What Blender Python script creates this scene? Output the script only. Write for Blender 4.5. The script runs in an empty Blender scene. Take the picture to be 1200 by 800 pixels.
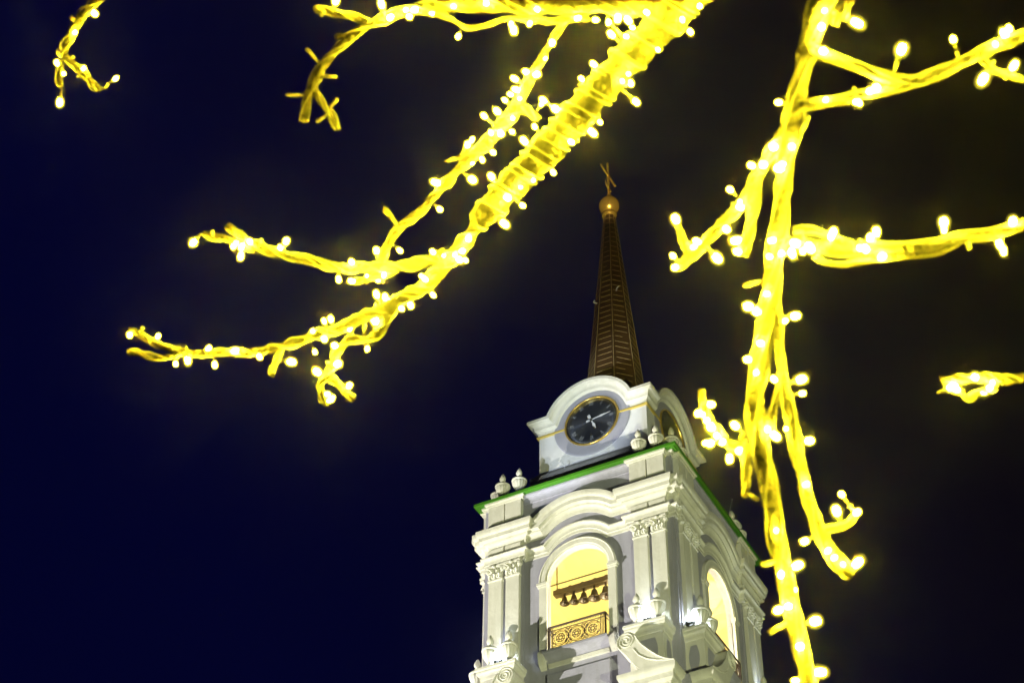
import bpy, math, random
from mathutils import Vector, Matrix
random.seed(7)
R = math.radians
SC = bpy.context.scene
COL = SC.collection

# ------------------------------------------------------------------ scale: 1 tower unit = half the eave width
S = 4.25
EYE = 1.6
Z0 = EYE + 11.2415 * S          # height of the green eave above the ground


# ------------------------------------------------------------------ camera
YAW, PITCH, ROLL, FPX = -0.49190, 0.74190, 0.01140, 2356.28      # focal length in pixels of the 1200 px wide frame
CP = Vector((6.1226 * S, -13.5918 * S, EYE))
DV = Vector((math.sin(YAW) * math.cos(PITCH), math.cos(YAW) * math.cos(PITCH), math.sin(PITCH)))
_r = DV.cross(Vector((0, 0, 1))).normalized()
_u = _r.cross(DV)
RV = math.cos(ROLL) * _r + math.sin(ROLL) * _u
UV = -math.sin(ROLL) * _r + math.cos(ROLL) * _u
cd = bpy.data.cameras.new('camera')
cam = bpy.data.objects.new('camera', cd)
COL.objects.link(cam)
M = Matrix((RV, UV, -DV)).transposed().to_4x4()
M.translation = CP
cam.matrix_world = M
cd.sensor_width = 36
cd.lens = FPX / 1200 * 36
cd.clip_start = 0.1
cd.clip_end = 4000
cd.dof.use_dof = True
cd.dof.focus_distance = 40
cd.dof.aperture_fstop = 12.0
SC.camera = cam

# ------------------------------------------------------------------ night sky
w = bpy.data.worlds.new('World')
SC.world = w
w.use_nodes = True
nt = w.node_tree
nt.nodes.clear()
wo = nt.nodes.new('ShaderNodeOutputWorld')
bg = nt.nodes.new('ShaderNodeBackground')
bg.inputs['Strength'].default_value = 1.0
_tc = nt.nodes.new('ShaderNodeTexCoord')
_dp = nt.nodes.new('ShaderNodeVectorMath')
_dp.operation = 'DOT_PRODUCT'
_dp.inputs[1].default_value = (0.86, 0.30, 0.42)       # last blue of dusk lies away from this side
_rp = nt.nodes.new('ShaderNodeValToRGB')
_rp.color_ramp.elements[0].position = 0.0
_rp.color_ramp.elements[0].color = (0.0007, 0.0010, 0.0215, 1)
_rp.color_ramp.elements[1].position = 0.42
_rp.color_ramp.elements[1].color = (0.0030, 0.0022, 0.0022, 1)
_e = _rp.color_ramp.elements.new(0.17)
_e.color = (0.0007, 0.0009, 0.0150, 1)
_ad = nt.nodes.new('ShaderNodeMath')
_ad.operation = 'MULTIPLY_ADD'
_ad.inputs[1].default_value = 1.0
_ad.inputs[2].default_value = 0.0
nt.links.new(_tc.outputs['Generated'], _dp.inputs[0])
nt.links.new(_dp.outputs['Value'], _ad.inputs[0])
nt.links.new(_ad.outputs[0], _rp.inputs['Fac'])
nt.links.new(_rp.outputs['Color'], bg.inputs['Color'])
nt.links.new(bg.outputs[0], wo.inputs[0])

SC.view_settings.view_transform = 'Standard'
SC.view_settings.look = 'None'
SC.view_settings.exposure = 0
SC.view_settings.gamma = 1
SC.render.film_transparent = False
SC.cycles.use_denoising = True
SC.cycles.max_bounces = 5
SC.cycles.diffuse_bounces = 3
SC.cycles.glossy_bounces = 3
SC.cycles.transparent_max_bounces = 6
SC.cycles.volume_bounces = 0
SC.cycles.use_light_tree = True
SC.cycles.sample_clamp_indirect = 4.0
SC.cycles.caustics_reflective = False
SC.cycles.caustics_refractive = False


def T(x, y, z):
    """tower units to metres"""
    return Vector((x * S, y * S, Z0 + z * S))


# ------------------------------------------------------------------ lamps of the place and added spire spots
def spot(name, loc, target, power, color, angle=40, radius=0.15, blend=0.4):
    l = bpy.data.lights.new(name, 'SPOT')
    l.energy = power
    l.color = color
    l.spot_size = R(angle)
    l.spot_blend = blend
    l.shadow_soft_size = radius
    o = bpy.data.objects.new(name, l)
    COL.objects.link(o)
    o.location = loc
    o.rotation_euler = (Vector(target) - Vector(loc)).to_track_quat('-Z', 'Y').to_euler()
    return o


def point(name, loc, power, color, radius=0.1):
    l = bpy.data.lights.new(name, 'POINT')
    l.energy = power
    l.color = color
    l.shadow_soft_size = radius
    o = bpy.data.objects.new(name, l)
    COL.objects.link(o)
    o.location = loc
    return o


# ground floods of the square: one from the left of the front, a greener weaker one from the front right
spot('ground_flood_light', (-62, -36, 3.0), T(0, -0.9, -1.35), 720000, (1.0, 0.96, 0.80), 13, 0.35, 0.7)
spot('ground_flood_light', (42, -44, 3.0), T(0.5, -0.5, -0.7), 135000, (0.93, 0.98, 0.54), 17, 0.5, 0.5)
spot('clock_flood_light', (-13, -50, 3.0), T(0.0, -0.56, 1.04), 240000, (0.80, 0.89, 1.0), 4.6, 0.3, 0.6)
spot('spire_added_light', (24, -50, 3.0), T(0.0, 0.0, 4.60), 480000, (1.0, 0.76, 0.32), 1.9, 0.2, 0.7)  # added narrow spot that brightens the ball and cross
spot('spire_added_light', (20, -44, 3.0), T(0.0, 0.0, 2.9), 52000, (1.0, 0.72, 0.36), 5.5, 0.2, 0.7)  # added spot that uplights the spire


# ------------------------------------------------------------------ materials
def mat(name, color, rough=0.7, metal=0.0, emit=None, strength=0.0, noise=0.0, nscale=3.0, bump=0.0, bscale=8.0, streak=0.0, spec=None, color2=None):
    m = bpy.data.materials.new(name)
    m.use_nodes = True
    t = m.node_tree
    b = t.nodes['Principled BSDF']
    b.inputs['Base Color'].default_value = (*color, 1)
    b.inputs['Roughness'].default_value = rough
    b.inputs['Metallic'].default_value = metal
    if spec is not None:
        b.inputs['Specular IOR Level'].default_value = spec
    if emit:
        b.inputs['Emission Color'].default_value = (*emit, 1)
        b.inputs['Emission Strength'].default_value = strength
    geo = None
    if noise or bump or streak:
        geo = t.nodes.new('ShaderNodeTexCoord')
    if noise:
        n = t.nodes.new('ShaderNodeTexNoise')
        n.inputs['Scale'].default_value = nscale
        n.inputs['Detail'].default_value = 7
        n.inputs['Roughness'].default_value = 0.65
        t.links.new(geo.outputs['Object'], n.inputs['Vector'])
        r = t.nodes.new('ShaderNodeValToRGB')
        c2 = color2 or tuple(c * (1 - noise) for c in color)
        r.color_ramp.elements[0].position = 0.3
        r.color_ramp.elements[0].color = (*c2, 1)
        r.color_ramp.elements[1].position = 0.62
        r.color_ramp.elements[1].color = (*color, 1)
        t.links.new(n.outputs['Fac'], r.inputs['Fac'])
        out = r.outputs['Color']
        if streak:          # rain streaks: noise drawn out downwards
            mp = t.nodes.new('ShaderNodeMapping')
            mp.inputs['Scale'].default_value = (3.5, 3.5, 0.28)
            t.links.new(geo.outputs['Object'], mp.inputs['Vector'])
            n2 = t.nodes.new('ShaderNodeTexNoise')
            n2.inputs['Scale'].default_value = 1.4
            n2.inputs['Detail'].default_value = 5
            t.links.new(mp.outputs[0], n2.inputs['Vector'])
            r2 = t.nodes.new('ShaderNodeValToRGB')
            r2.color_ramp.elements[0].position = 0.34
            v = 1 - streak
            r2.color_ramp.elements[0].color = (v, v, v * 0.97, 1)
            r2.color_ramp.elements[1].position = 0.56
            r2.color_ramp.elements[1].color = (1, 1, 1, 1)
            t.links.new(n2.outputs['Fac'], r2.inputs['Fac'])
            mx = t.nodes.new('ShaderNodeMixRGB')
            mx.blend_type = 'MULTIPLY'
            mx.inputs[0].default_value = 1
            t.links.new(out, mx.inputs[1])
            t.links.new(r2.outputs['Color'], mx.inputs[2])
            out = mx.outputs[0]
        t.links.new(out, b.inputs['Base Color'])
    if bump:
        n = t.nodes.new('ShaderNodeTexNoise')
        n.inputs['Scale'].default_value = bscale
        n.inputs['Detail'].default_value = 6
        t.links.new(geo.outputs['Object'], n.inputs['Vector'])
        bp = t.nodes.new('ShaderNodeBump')
        bp.inputs['Strength'].default_value = bump
        bp.inputs['Distance'].default_value = 0.05
        t.links.new(n.outputs['Fac'], bp.inputs['Height'])
        t.links.new(bp.outputs[0], b.inputs['Normal'])
    return m


def glow_shell(name):
    """see-through shell; its own emission stands in for the glow round a lamp"""
    m = bpy.data.materials.new(name)
    m.use_nodes = True
    t = m.node_tree
    t.nodes.clear()
    o = t.nodes.new('ShaderNodeOutputMaterial')
    mx = t.nodes.new('ShaderNodeMixShader')
    mx.inputs[0].default_value = 0.32
    tr = t.nodes.new('ShaderNodeBsdfTransparent')
    e = t.nodes.new('ShaderNodeEmission')
    e.inputs['Color'].default_value = (1.0, 0.82, 0.06, 1)
    e.inputs['Strength'].default_value = 1.5  # paints the yellow glow fringe round each lamp
    t.links.new(tr.outputs[0], mx.inputs[1])
    t.links.new(e.outputs[0], mx.inputs[2])
    t.links.new(mx.outputs[0], o.inputs[0])
    try:
        m.cycles.emission_sampling = 'NONE'
    except Exception:
        pass
    return m


M_CREAM = mat('cream_stone_paint', (0.77, 0.76, 0.68), 0.75, noise=0.10, nscale=1.1, bump=0.35, bscale=5, streak=0.09)
M_WALL = mat('lavender_grey_plaster', (0.40, 0.395, 0.49), 0.8, noise=0.12, nscale=0.8, bump=0.3, bscale=4, streak=0.12)
M_WHITE = mat('white_plaster', (0.78, 0.79, 0.82), 0.6, noise=0.07, nscale=0.9, bump=0.15, bscale=3, streak=0.08)
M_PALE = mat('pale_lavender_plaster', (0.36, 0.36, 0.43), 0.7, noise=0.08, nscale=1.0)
M_PLINTH = mat('grey_plinth_plaster', (0.30, 0.30, 0.27), 0.8, noise=0.2, nscale=1.2)
M_GREEN = mat('green_roof_metal', (0.06, 0.235, 0.012), 0.5, noise=0.15, nscale=1.5, bump=0.1, bscale=2)
M_SPIRE = mat('dark_gilt_sheet', (0.17, 0.095, 0.035), 0.42, 0.55, noise=0.35, nscale=1.5)
M_SEAM = mat('lit_gilt_seam', (0.62, 0.47, 0.22), 0.4, 0.5)  # lighter than the sheets: light caught on the laps put into the colour
M_GOLD = mat('gold_leaf', (0.80, 0.55, 0.13), 0.26, 0.7, noise=0.15, nscale=4)
M_GOLDPAINT = mat('ochre_gilt_moulding', (0.62, 0.47, 0.10), 0.45, 0.25)
M_DIAL = mat('black_enamel_dial', (0.11, 0.125, 0.155), 0.36, 0.85, spec=0.9)
def dial_nodes(m):
    t = m.node_tree
    b = t.nodes['Principled BSDF']
    tn = t.nodes.new('ShaderNodeTangent')
    tn.direction_type = 'RADIAL'
    tn.axis = 'Y'
    t.links.new(tn.outputs[0], b.inputs['Tangent'])
    b.inputs['Anisotropic'].default_value = 0.85
    b.inputs['Anisotropic Rotation'].default_value = 0.0


dial_nodes(M_DIAL)
M_NUM = mat('silver_numerals', (0.52, 0.55, 0.60), 0.5)
M_MARK = mat('dull_silver_numerals', (0.26, 0.28, 0.31), 0.5)
M_IRON = mat('dark_red_iron', (0.028, 0.012, 0.008), 0.55, 0.0)
M_BRONZE = mat('old_bronze', (0.045, 0.030, 0.018), 0.45, 0.4, noise=0.3, nscale=6)
M_WOOD = mat('brown_bell_timber', (0.12, 0.085, 0.055), 0.8, noise=0.35, nscale=5)
M_ROOM = mat('yellow_limewash', (0.80, 0.71, 0.38), 0.85, noise=0.15, nscale=1.3)
M_ASPH = mat('asphalt', (0.05, 0.05, 0.052), 0.9, noise=0.3, nscale=2, bump=0.4, bscale=40)
M_HOUSING = mat('lamp_housing', (0.05, 0.05, 0.055), 0.5, 0.5)
M_LENS = mat('lit_flood_lens', (0.9, 0.9, 0.9), 0.4, emit=(0.80, 0.9, 1.0), strength=95)
M_BARK = mat('grey_brown_bark', (0.44, 0.40, 0.32), 0.85, noise=0.45, nscale=14, bump=0.9, bscale=45)
M_WIRE = mat('clear_light_cable', (0.78, 0.75, 0.64), 0.35)
M_HOLDER = mat('clear_lamp_holder', (0.75, 0.72, 0.62), 0.3)
LED = (1.0, 0.80, 0.018)
M_LED = mat('lit_yellow_lamp', (0.9, 0.8, 0.5), 0.4, emit=LED, strength=1150)
M_CAP = glow_shell('yellow_glow_shell')


# ------------------------------------------------------------------ mesh helpers
class MB:
    def __init__(s):
        s.v, s.f, s.m = [], [], []

    def add(s, vs, fs, mi=0):
        b = len(s.v)
        s.v += [Vector(q) for q in vs]
        s.f += [tuple(b + i for i in q) for q in fs]
        s.m += [mi] * len(fs)
        return s

    def box(s, x0, x1, y0, y1, z0, z1, mi=0):
        vs = [(x, y, z) for x in (x0, x1) for y in (y0, y1) for z in (z0, z1)]
        return s.add(vs, [(0, 1, 3, 2), (4, 6, 7, 5), (0, 4, 5, 1), (2, 3, 7, 6), (0, 2, 6, 4), (1, 5, 7, 3)], mi)

    def prism(s, pts, y0, y1, mi=0):
        """pts: outline in x,z, extruded along y"""
        n = len(pts)
        vs = [(x, y0, z) for x, z in pts] + [(x, y1, z) for x, z in pts]
        return s.add(vs, [tuple(range(n)), tuple(range(2 * n - 1, n - 1, -1))] + [(i, i + n, (i + 1) % n + n, (i + 1) % n) for i in range(n)], mi)

    def grid(s, rows, close=False, cap=False, mi=0):
        n = len(rows[0])
        vs = [q for r_ in rows for q in r_]
        fs = []
        for i in range(len(rows) - 1):
            for j in range(n if close else n - 1):
                k = (j + 1) % n
                fs.append((i * n + j, i * n + k, (i + 1) * n + k, (i + 1) * n + j))
        if cap:
            fs.append(tuple(range(n - 1, -1, -1)))
            fs.append(tuple((len(rows) - 1) * n + j for j in range(n)))
        return s.add(vs, fs, mi)

    def lathe(s, prof, c=(0, 0, 0), n=24, flute=None, mi=0):
        rows = []
        for r_, z in prof:
            row = []
            for j in range(n):
                a = 2 * math.pi * j / n
                k = 1 if not flute else 1 + flute[0] * math.cos(a * flute[1]) * (1 if flute[2] < z < flute[3] else 0)
                row.append((c[0] + r_ * k * math.cos(a), c[1] + r_ * k * math.sin(a), c[2] + z))
            rows.append(row)
        return s.grid(rows, True, True, mi)

    def tube(s, pts, rad, n=8, mi=0, cap=True):
        pts = [Vector(p) for p in pts]
        rads = rad if isinstance(rad, (list, tuple)) else [rad] * len(pts)
        rows = []
        t0 = (pts[1] - pts[0]).normalized()
        a = t0.orthogonal().normalized()
        for i, p in enumerate(pts):
            t = (pts[min(i + 1, len(pts) - 1)] - pts[max(i - 1, 0)]).normalized()
            a = (a - t * a.dot(t)).normalized()
            b = t.cross(a)
            rows.append([p + (a * math.cos(2 * math.pi * j / n) + b * math.sin(2 * math.pi * j / n)) * rads[i] for j in range(n)])
        return s.grid(rows, True, cap, mi)

    def build(s, name, m, parent=None, smooth=False, tower=False, bevel=0):
        me = bpy.data.meshes.new(name)
        vs = [T(*q) for q in s.v] if tower else s.v
        me.from_pydata([tuple(q) for q in vs], [], s.f)
        for k in (m if isinstance(m, (list, tuple)) else [m]):
            me.materials.append(k)
        for p, k in zip(me.polygons, s.m):
            p.material_index = k
            p.use_smooth = smooth
        me.update()
        bm_fix(me)
        o = bpy.data.objects.new(name, me)
        COL.objects.link(o)
        if parent:
            o.parent = parent
        if bevel:
            md = o.modifiers.new('bevel', 'BEVEL')
            md.width = bevel
            md.segments = 2
            md.limit_method = 'ANGLE'
            md.angle_limit = R(40)
        return o


import bmesh


def bm_fix(me):
    bm = bmesh.new()
    bm.from_mesh(me)
    bmesh.ops.remove_doubles(bm, verts=bm.verts, dist=1e-6)
    bmesh.ops.recalc_face_normals(bm, faces=bm.faces)
    bm.to_mesh(me)
    bm.free()


def tag(o, label=None, cat=None, group=None, kind=None):
    if label: o['label'] = label
    if cat: o['category'] = cat
    if group: o['group'] = group
    if kind: o['kind'] = kind
    return o


def empty(name, loc=(0, 0, 0), parent=None):
    o = bpy.data.objects.new(name, None)
    o.empty_display_size = 0.3
    COL.objects.link(o)
    o.location = loc
    if parent: o.parent = parent
    return o


def copy_tree(o, parent=None):
    c = o.copy()
    COL.objects.link(c)
    if parent: c.parent = parent
    for ch in [q for q in bpy.data.objects if q.parent == o]:
        copy_tree(ch, c)
    return c


def around(*objs, ks=(1, 2, 3)):
    """the same part again on the other sides of the square tower"""
    for o in objs:
        for k in ks:
            c = copy_tree(o, o.parent)
            c.matrix_basis = Matrix.Rotation(k * math.pi / 2, 4, 'Z') @ o.matrix_basis


def plan_sweep(mb, path, prof, mi=0):
    """path in plan (x,y), outward = right of travel; prof = [(out, z)] closed outline"""
    P = [Vector(p).to_3d().to_2d() if not isinstance(p, Vector) else p for p in path]
    rows = []
    n = len(P)
    for i in range(n):
        ds = []
        if i > 0: ds.append((P[i] - P[i - 1]).normalized())
        if i < n - 1: ds.append((P[i + 1] - P[i]).normalized())
        ns = [Vector((d.y, -d.x)) for d in ds]
        if len(ns) == 2:
            m = ns[0] + ns[1]
            m = m / max(m.dot(ns[0]), 0.2)
        else:
            m = ns[0]
        rows.append([(P[i].x + m.x * o, P[i].y + m.y * o, z) for o, z in prof])
    mb.grid(rows, True, True, mi)


def face_sweep(mb, path, prof, y, mi=0):
    """path in the face plane (x,z) going left to right; prof = [(out, n)] n measured along the normal of the path (up positive)"""
    P = [Vector(p) for p in path]
    rows = []
    for i in range(len(P)):
        ds = []
        if i > 0: ds.append((P[i] - P[i - 1]).normalized())
        if i < len(P) - 1: ds.append((P[i + 1] - P[i]).normalized())
        ns = [Vector((-d.y, d.x)) for d in ds]
        if len(ns) == 2:
            m = ns[0] + ns[1]
            m = m / max(m.dot(ns[0]), 0.3)
        else:
            m = ns[0]
        rows.append([(P[i].x + m.x * k, -(y + o), P[i].y + m.y * k) for o, k in prof])
    mb.grid(rows, True, True, mi)


def arc(cx, cz, r, a0, a1, n=24):
    return [(cx + r * math.cos(R(a0 + (a1 - a0) * i / n)), cz + r * math.sin(R(a0 + (a1 - a0) * i / n))) for i in range(n + 1)]


def quarter(o0, z0, o1, z1, concave=True, n=4):
    """points of a curved moulding between two profile points"""
    out = []
    for i in range(1, n):
        t = i / n * math.pi / 2
        if concave:
            out.append((o0 + (o1 - o0) * (1 - math.cos(t)), z0 + (z1 - z0) * math.sin(t)))
        else:
            out.append((o0 + (o1 - o0) * math.sin(t), z0 + (z1 - z0) * (1 - math.cos(t))))
    return out


# ------------------------------------------------------------------ ground
g = MB()
g.add([(-900, -900, 0), (900, -900, 0), (900, 900, 0), (-900, 900, 0)], [(0, 1, 2, 3)])
tag(g.build('ground', M_ASPH), kind='structure')

# faint mist added to stand in for the lens glow round the lights
HAZE = True
if HAZE:
    hz = MB()
    hz.box(-420, 420, -420, 420, -1.0, 120.0)
    mh = bpy.data.materials.new('glow_mist')
    mh.use_nodes = True
    t = mh.node_tree
    t.nodes.clear()
    mo = t.nodes.new('ShaderNodeOutputMaterial')
    pv = t.nodes.new('ShaderNodeVolumePrincipled')
    pv.inputs['Color'].default_value = (0.95, 0.95, 0.95, 1)
    pv.inputs['Density'].default_value = 0.0022
    pv.inputs['Anisotropy'].default_value = 0.989
    t.links.new(pv.outputs[0], mo.inputs['Volume'])
    tag(hz.build('haze', mh), kind='stuff')

# ------------------------------------------------------------------ bell tower
tower = empty('bell_tower')
tag(tower, 'tall lavender grey and cream bell tower with clock tier, green eave and gilt spire', 'bell tower')


def tp(mb, name, m, smooth=False, bevel=0, parent=tower):
    return mb.build(name, m, parent, smooth, True, bevel)


W = 0.915          # half width of the belfry body
TH = 0.05          # wall thickness
G = 0.290          # half width of an opening
ZS = -1.045        # springing
ZB = -1.86         # sill
TOPZ = -0.06
BOTZ = -2.40

# belfry wall: one side, with its arched opening cut in, reveals included
def side_wall():
    mb = MB()
    n = 20
    x = W
    A = arc(0, ZS, G, 180, 0, n)
    outline = [(-G, ZB)] + A + [(G, ZB)]
    for yy, xx in ((-W, W), (-(W - TH), W - TH)):
        left = [(-xx, yy, BOTZ), (-G, yy, BOTZ), (-G, yy, ZS), (-xx, yy, ZS)]
        mb.add(left, [(0, 1, 2, 3)])
        mb.add([(G, yy, BOTZ), (xx, yy, BOTZ), (xx, yy, ZS), (G, yy, ZS)], [(0, 1, 2, 3)])
        mb.add([(-G, yy, BOTZ), (G, yy, BOTZ), (G, yy, ZB), (-G, yy, ZB)], [(0, 1, 2, 3)])
        # above the springing
        top = []
        for px, pz in A:
            top.append((px, yy, TOPZ))
        vs = [(px, yy, pz) for px, pz in A] + top
        mb.add(vs, [(i, i + 1, i + n + 2, i + n + 1) for i in range(n)])
        mb.add([(-xx, yy, ZS), (-G, yy, ZS), (-G, yy, TOPZ), (-xx, yy, TOPZ)], [(0, 1, 2, 3)])
        mb.add([(G, yy, ZS), (xx, yy, ZS), (xx, yy, TOPZ), (G, yy, TOPZ)], [(0, 1, 2, 3)])
    vs = [(px, -W, pz) for px, pz in outline] + [(px, -(W - TH), pz) for px, pz in outline]
    m_ = len(outline)
    mb.add(vs, [(i, i + 1, i + m_ + 1, i + m_) for i in range(m_ - 1)] + [(m_ - 1, 0, m_, 2 * m_ - 1)])
    return mb


wl = tp(side_wall(), 'wall', M_WALL)
around(wl)
# floor, vault and inner faces of the bell chamber
mb = MB()
ri = W - TH - 0.004
mb.box(-ri, ri, -ri, ri, -1.90, -1.87)
rows = []
for i in range(9):         # shallow sail vault
    t = i / 8
    a = t * math.pi / 2
    h = -0.62 + 0.36 * math.sin(a)
    q = ri * (1 - 0.45 * (1 - math.cos(a))) if i < 8 else 0.0
    q = ri * (math.cos(a) ** 0.55) if i < 8 else 0.0
    rows.append([(sx * q, sy * q, h) for sx, sy in ((-1, -1), (-0.33, -1), (0.33, -1), (1, -1), (1, -.33), (1, .33), (1, 1), (.33, 1), (-.33, 1), (-1, 1), (-1, .33), (-1, -.33))])
vault = MB().grid(rows[:-1], True)
vault.add([(p) for p in rows[-2]], [tuple(range(12))])
for q in range(len(vault.v)):
    pass
# walls of the chamber with the same openings
def inner_wall():
    mb = MB()
    n = 16
    A = arc(0, ZS, G + 0.02, 180, 0, n)
    g_ = G + 0.02
    yy, xx = -(W - TH - 0.006), W - TH - 0.006
    zt = -0.60
    mb.add([(-xx, yy, -1.87), (-g_, yy, -1.87), (-g_, yy, zt), (-xx, yy, zt)], [(0, 1, 2, 3)])
    mb.add([(g_, yy, -1.87), (xx, yy, -1.87), (xx, yy, zt), (g_, yy, zt)], [(0, 1, 2, 3)])
    vs = [(px, yy, pz) for px, pz in A] + [(px, yy, zt) for px, pz in A]
    mb.add(vs, [(i, i + 1, i + n + 2, i + n + 1) for i in range(n)])
    return mb


tp(vault, 'vault', M_ROOM)
tp(mb, 'chamber_floor', M_ROOM)
iw = tp(inner_wall(), 'chamber_wall', M_ROOM)
around(iw)
point('chamber_lamp', T(0.46, -0.48, -1.62), 1500, (1.0, 0.96, 0.72), 0.25)
point('chamber_lamp', T(-0.35, 0.30, -1.65), 380, (1.0, 0.84, 0.34), 0.25)

# pilasters, capitals
def leafy_capital(w_):
    c = MB()
    h0, h1 = -0.885, -0.752
    y0 = W - 0.0
    # core that flares upwards
    rows = []
    for i in range(6):
        t = i / 5
        k = w_ * (0.98 + 0.16 * t ** 2.2)
        d = 0.045 + 0.020 * t ** 2.2
        z = h0 + (h1 - h0) * t
        rows.append([(-k, -y0, z), (-k, -(y0 + d), z), (k, -(y0 + d), z), (k, -y0, z)])
    c.grid(rows, True, True)
    # astragal and abacus
    c.box(-w_ * 1.12, w_ * 1.12, -(y0 + 0.058), -y0, h0 - 0.008, h0 + 0.006)
    c.box(-w_ * 1.28, w_ * 1.28, -(y0 + 0.078), -y0, h1 - 0.008, h1 + 0.012)
    # two rows of curling leaves
    def leaf(x, z, hh, ww, out, side=0):
        rr = []
        for i in range(6):
            t = i / 5
            o = out * (0.15 + 0.85 * t ** 2) + 0.008
            zz = z + hh * (math.sin(t * 2.2) / math.sin(1.9))
            hw = ww * (1 - 0.55 * abs(2 * t - 0.9) ** 1.5)
            th = 0.006 + 0.008 * t
            rr.append([(x - hw, -(y0 + 0.045 + o * 0.8), zz), (x, -(y0 + 0.045 + o + th), zz + 0.004), (x + hw, -(y0 + 0.045 + o * 0.8), zz), (x, -(y0 + 0.045 + o - 0.008), zz - 0.006)])
        c.grid(rr, True, True)
    for k in (-0.72, 0, 0.72):
        leaf(k * w_, h0 + 0.004, 0.045, w_ * 0.34, 0.022)
    for k in (-0.38, 0.38):
        leaf(k * w_, h0 + 0.02, 0.068, w_ * 0.28, 0.028)
    # volutes under the corners
    for sx in (-1, 1):
        for r_, o in ((0.021, 0.066), (0.013, 0.074)):
            vs = [(sx * w_ * 1.08 + r_ * math.cos(a), h1 - 0.030 + r_ * math.sin(a)) for a in [k * math.pi / 6 for k in range(12)]]
            c.prism([(x, z) for x, z in vs], -(y0 + o), -(y0 + 0.03))
        c.tube([(sx * w_ * 0.25, -(y0 + 0.060), h0 + 0.06), (sx * w_ * 0.5, -(y0 + 0.068), h0 + 0.10), (sx * w_ * 0.95, -(y0 + 0.072), h1 - 0.012)], 0.008, 6)
    c.lathe([(0.002, -0.012), (0.014, -0.008), (0.017, 0), (0.014, 0.008), (0.002, 0.012)], (0, -(y0 + 0.075), h1 - 0.006), 8)
    return c


PX = [(-0.765, 0.066), (-0.605, 0.066), (0.625, 0.066), (0.790, 0.066)]
PX = [(-0.785, 0.066), (-0.615, 0.066), (0.615, 0.066), (0.785, 0.066)]
cap_proto = None
for x, hw in PX:
    p = MB()
    p.box(x - hw, x + hw, -(W + 0.048), -(W - 0.01), -1.80, -0.885)
    p.box(x - hw - .008, x + hw + .008, -(W + 0.056), -(W - 0.01), -1.862, -1.80)
    pil = tp(p, 'pilaster', M_CREAM, bevel=0.012)
    if cap_proto is None:
        cap_proto = leafy_capital(hw)
    c = MB()
    c.v = [q + Vector((x, 0, 0)) for q in cap_proto.v]
    c.f, c.m = cap_proto.f, cap_proto.m
    c.build('capital', M_CREAM, pil, False, True)
    around(pil)

# piers behind the pilasters (grey backing slightly proud of the wall)
for s_ in (-1, 1):
    mb = MB()
    mb.box(min(s_ * 0.52, s_ * 0.885), max(s_ * 0.52, s_ * 0.885), -(W + 0.012), -(W - 0.02), -1.87, -0.75)
    around(tp(mb, 'pier', M_WALL))

# --- architrave band: straight over the pairs, bowed over the arch
AT, AB = -0.645, -0.748


def arch_prof(lo, hi, steps):
    return steps


def stair(b, a, m):
    """plan of the corner: front run, notch, side run (from front left to right face)"""
    return [(0.505, -(W - 0.01)), (0.505, -b), (a, -b), (a, -m), (m, -m), (m, -a), (b, -a), (b, -0.505), ((W - 0.01), -0.505)]


def rotated_plan(path, k):
    out = path
    for _ in range(k):
        out = [(-y, x) for x, y in out]
    return out


def corner_band(name, m, path, prof, bevel=0.0):
    mb = MB()
    plan_sweep(mb, path, prof)
    o = tp(mb, name, m, bevel=bevel)
    around(o)
    return o


P = [(-0.01, AB), (0.010, AB), (0.010, AB + 0.030), (0.018, AB + 0.034), (0.018, AB + 0.062)] + quarter(0.018, AB + 0.062, 0.042, AB + 0.088) + [(0.042, AB + 0.088), (0.046, AB + 0.092), (0.046, AT), (-0.01, AT)]
corner_band('architrave', M_CREAM, stair(W + 0.045, 0.872, 0.93), P)
# frieze blocks above the architrave (a cream block above each pilaster)
def blocks(z0, z1, depth, name, xs=PX, gap=0.012):
    mb = MB()
    for x, hw in xs:
        mb.box(x - hw - gap, x + hw + gap, -(W + depth), -(W - 0.01), z0, z1)
    o = tp(mb, name, M_CREAM, bevel=0.01)
    around(o)
    return o


def block_each(z0, z1, depth, name, xs=PX, gap=0.012):
    for x, hw in xs:
        mb = MB()
        mb.box(x - hw - gap, x + hw + gap, -(W + depth), -(W - 0.01), z0, z1)
        o = tp(mb, name, M_CREAM, bevel=0.01)
        around(o)


block_each(AT - 0.006, -0.545, 0.050, 'frieze_block')

# main cornice
CT, CB = -0.353, -0.552
def cprof(t, b, out, extra=0.0):
    h = t - b
    q = [(-0.02, b), (0.010, b), (0.012, b + h * .10)]
    q += quarter(0.012, b + h * .10, out * .42, b + h * .30)
    q += [(out * .42, b + h * .30), (out * .45, b + h * .34), (out * .45, b + h * .42), (out * .80, b + h * .46), (out * .80, b + h * .66), (out * .84, b + h * .69)]
    q += quarter(out * .84, b + h * .69, out, b + h * .92, False)
    q += [(out, b + h * .92), (out, t), (-0.02, t)]
    return q


corner_band('cornice', M_CREAM, stair(W + 0.022, 0.852, 0.905), cprof(CT, CB, 0.100))

# bowed middle of the cornice
def bowed(name, ctr, r_out, th, x_end, zflat_top, y, out, profkind):
    """ctr: centre height of the bow; r_out outer radius"""
    xk = math.sqrt(max(r_out ** 2 - (zflat_top - ctr) ** 2, 0))
    a = math.degrees(math.acos(xk / r_out))
    top = [(-x_end, zflat_top), (-xk, zflat_top)] + arc(0, ctr, r_out, 180 - a, a, 30)[1:-1] + [(xk, zflat_top), (x_end, zflat_top)]
    mb = MB()
    prof = [(o, z - CT_) for o, z in profkind] if False else profkind
    face_sweep(mb, top, prof, y)
    return mb


def nprof(h, out):
    """cornice profile with its top at n = 0, going down"""
    return [(o, n) for o, n in cprof(0.0, -h, out)]


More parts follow.
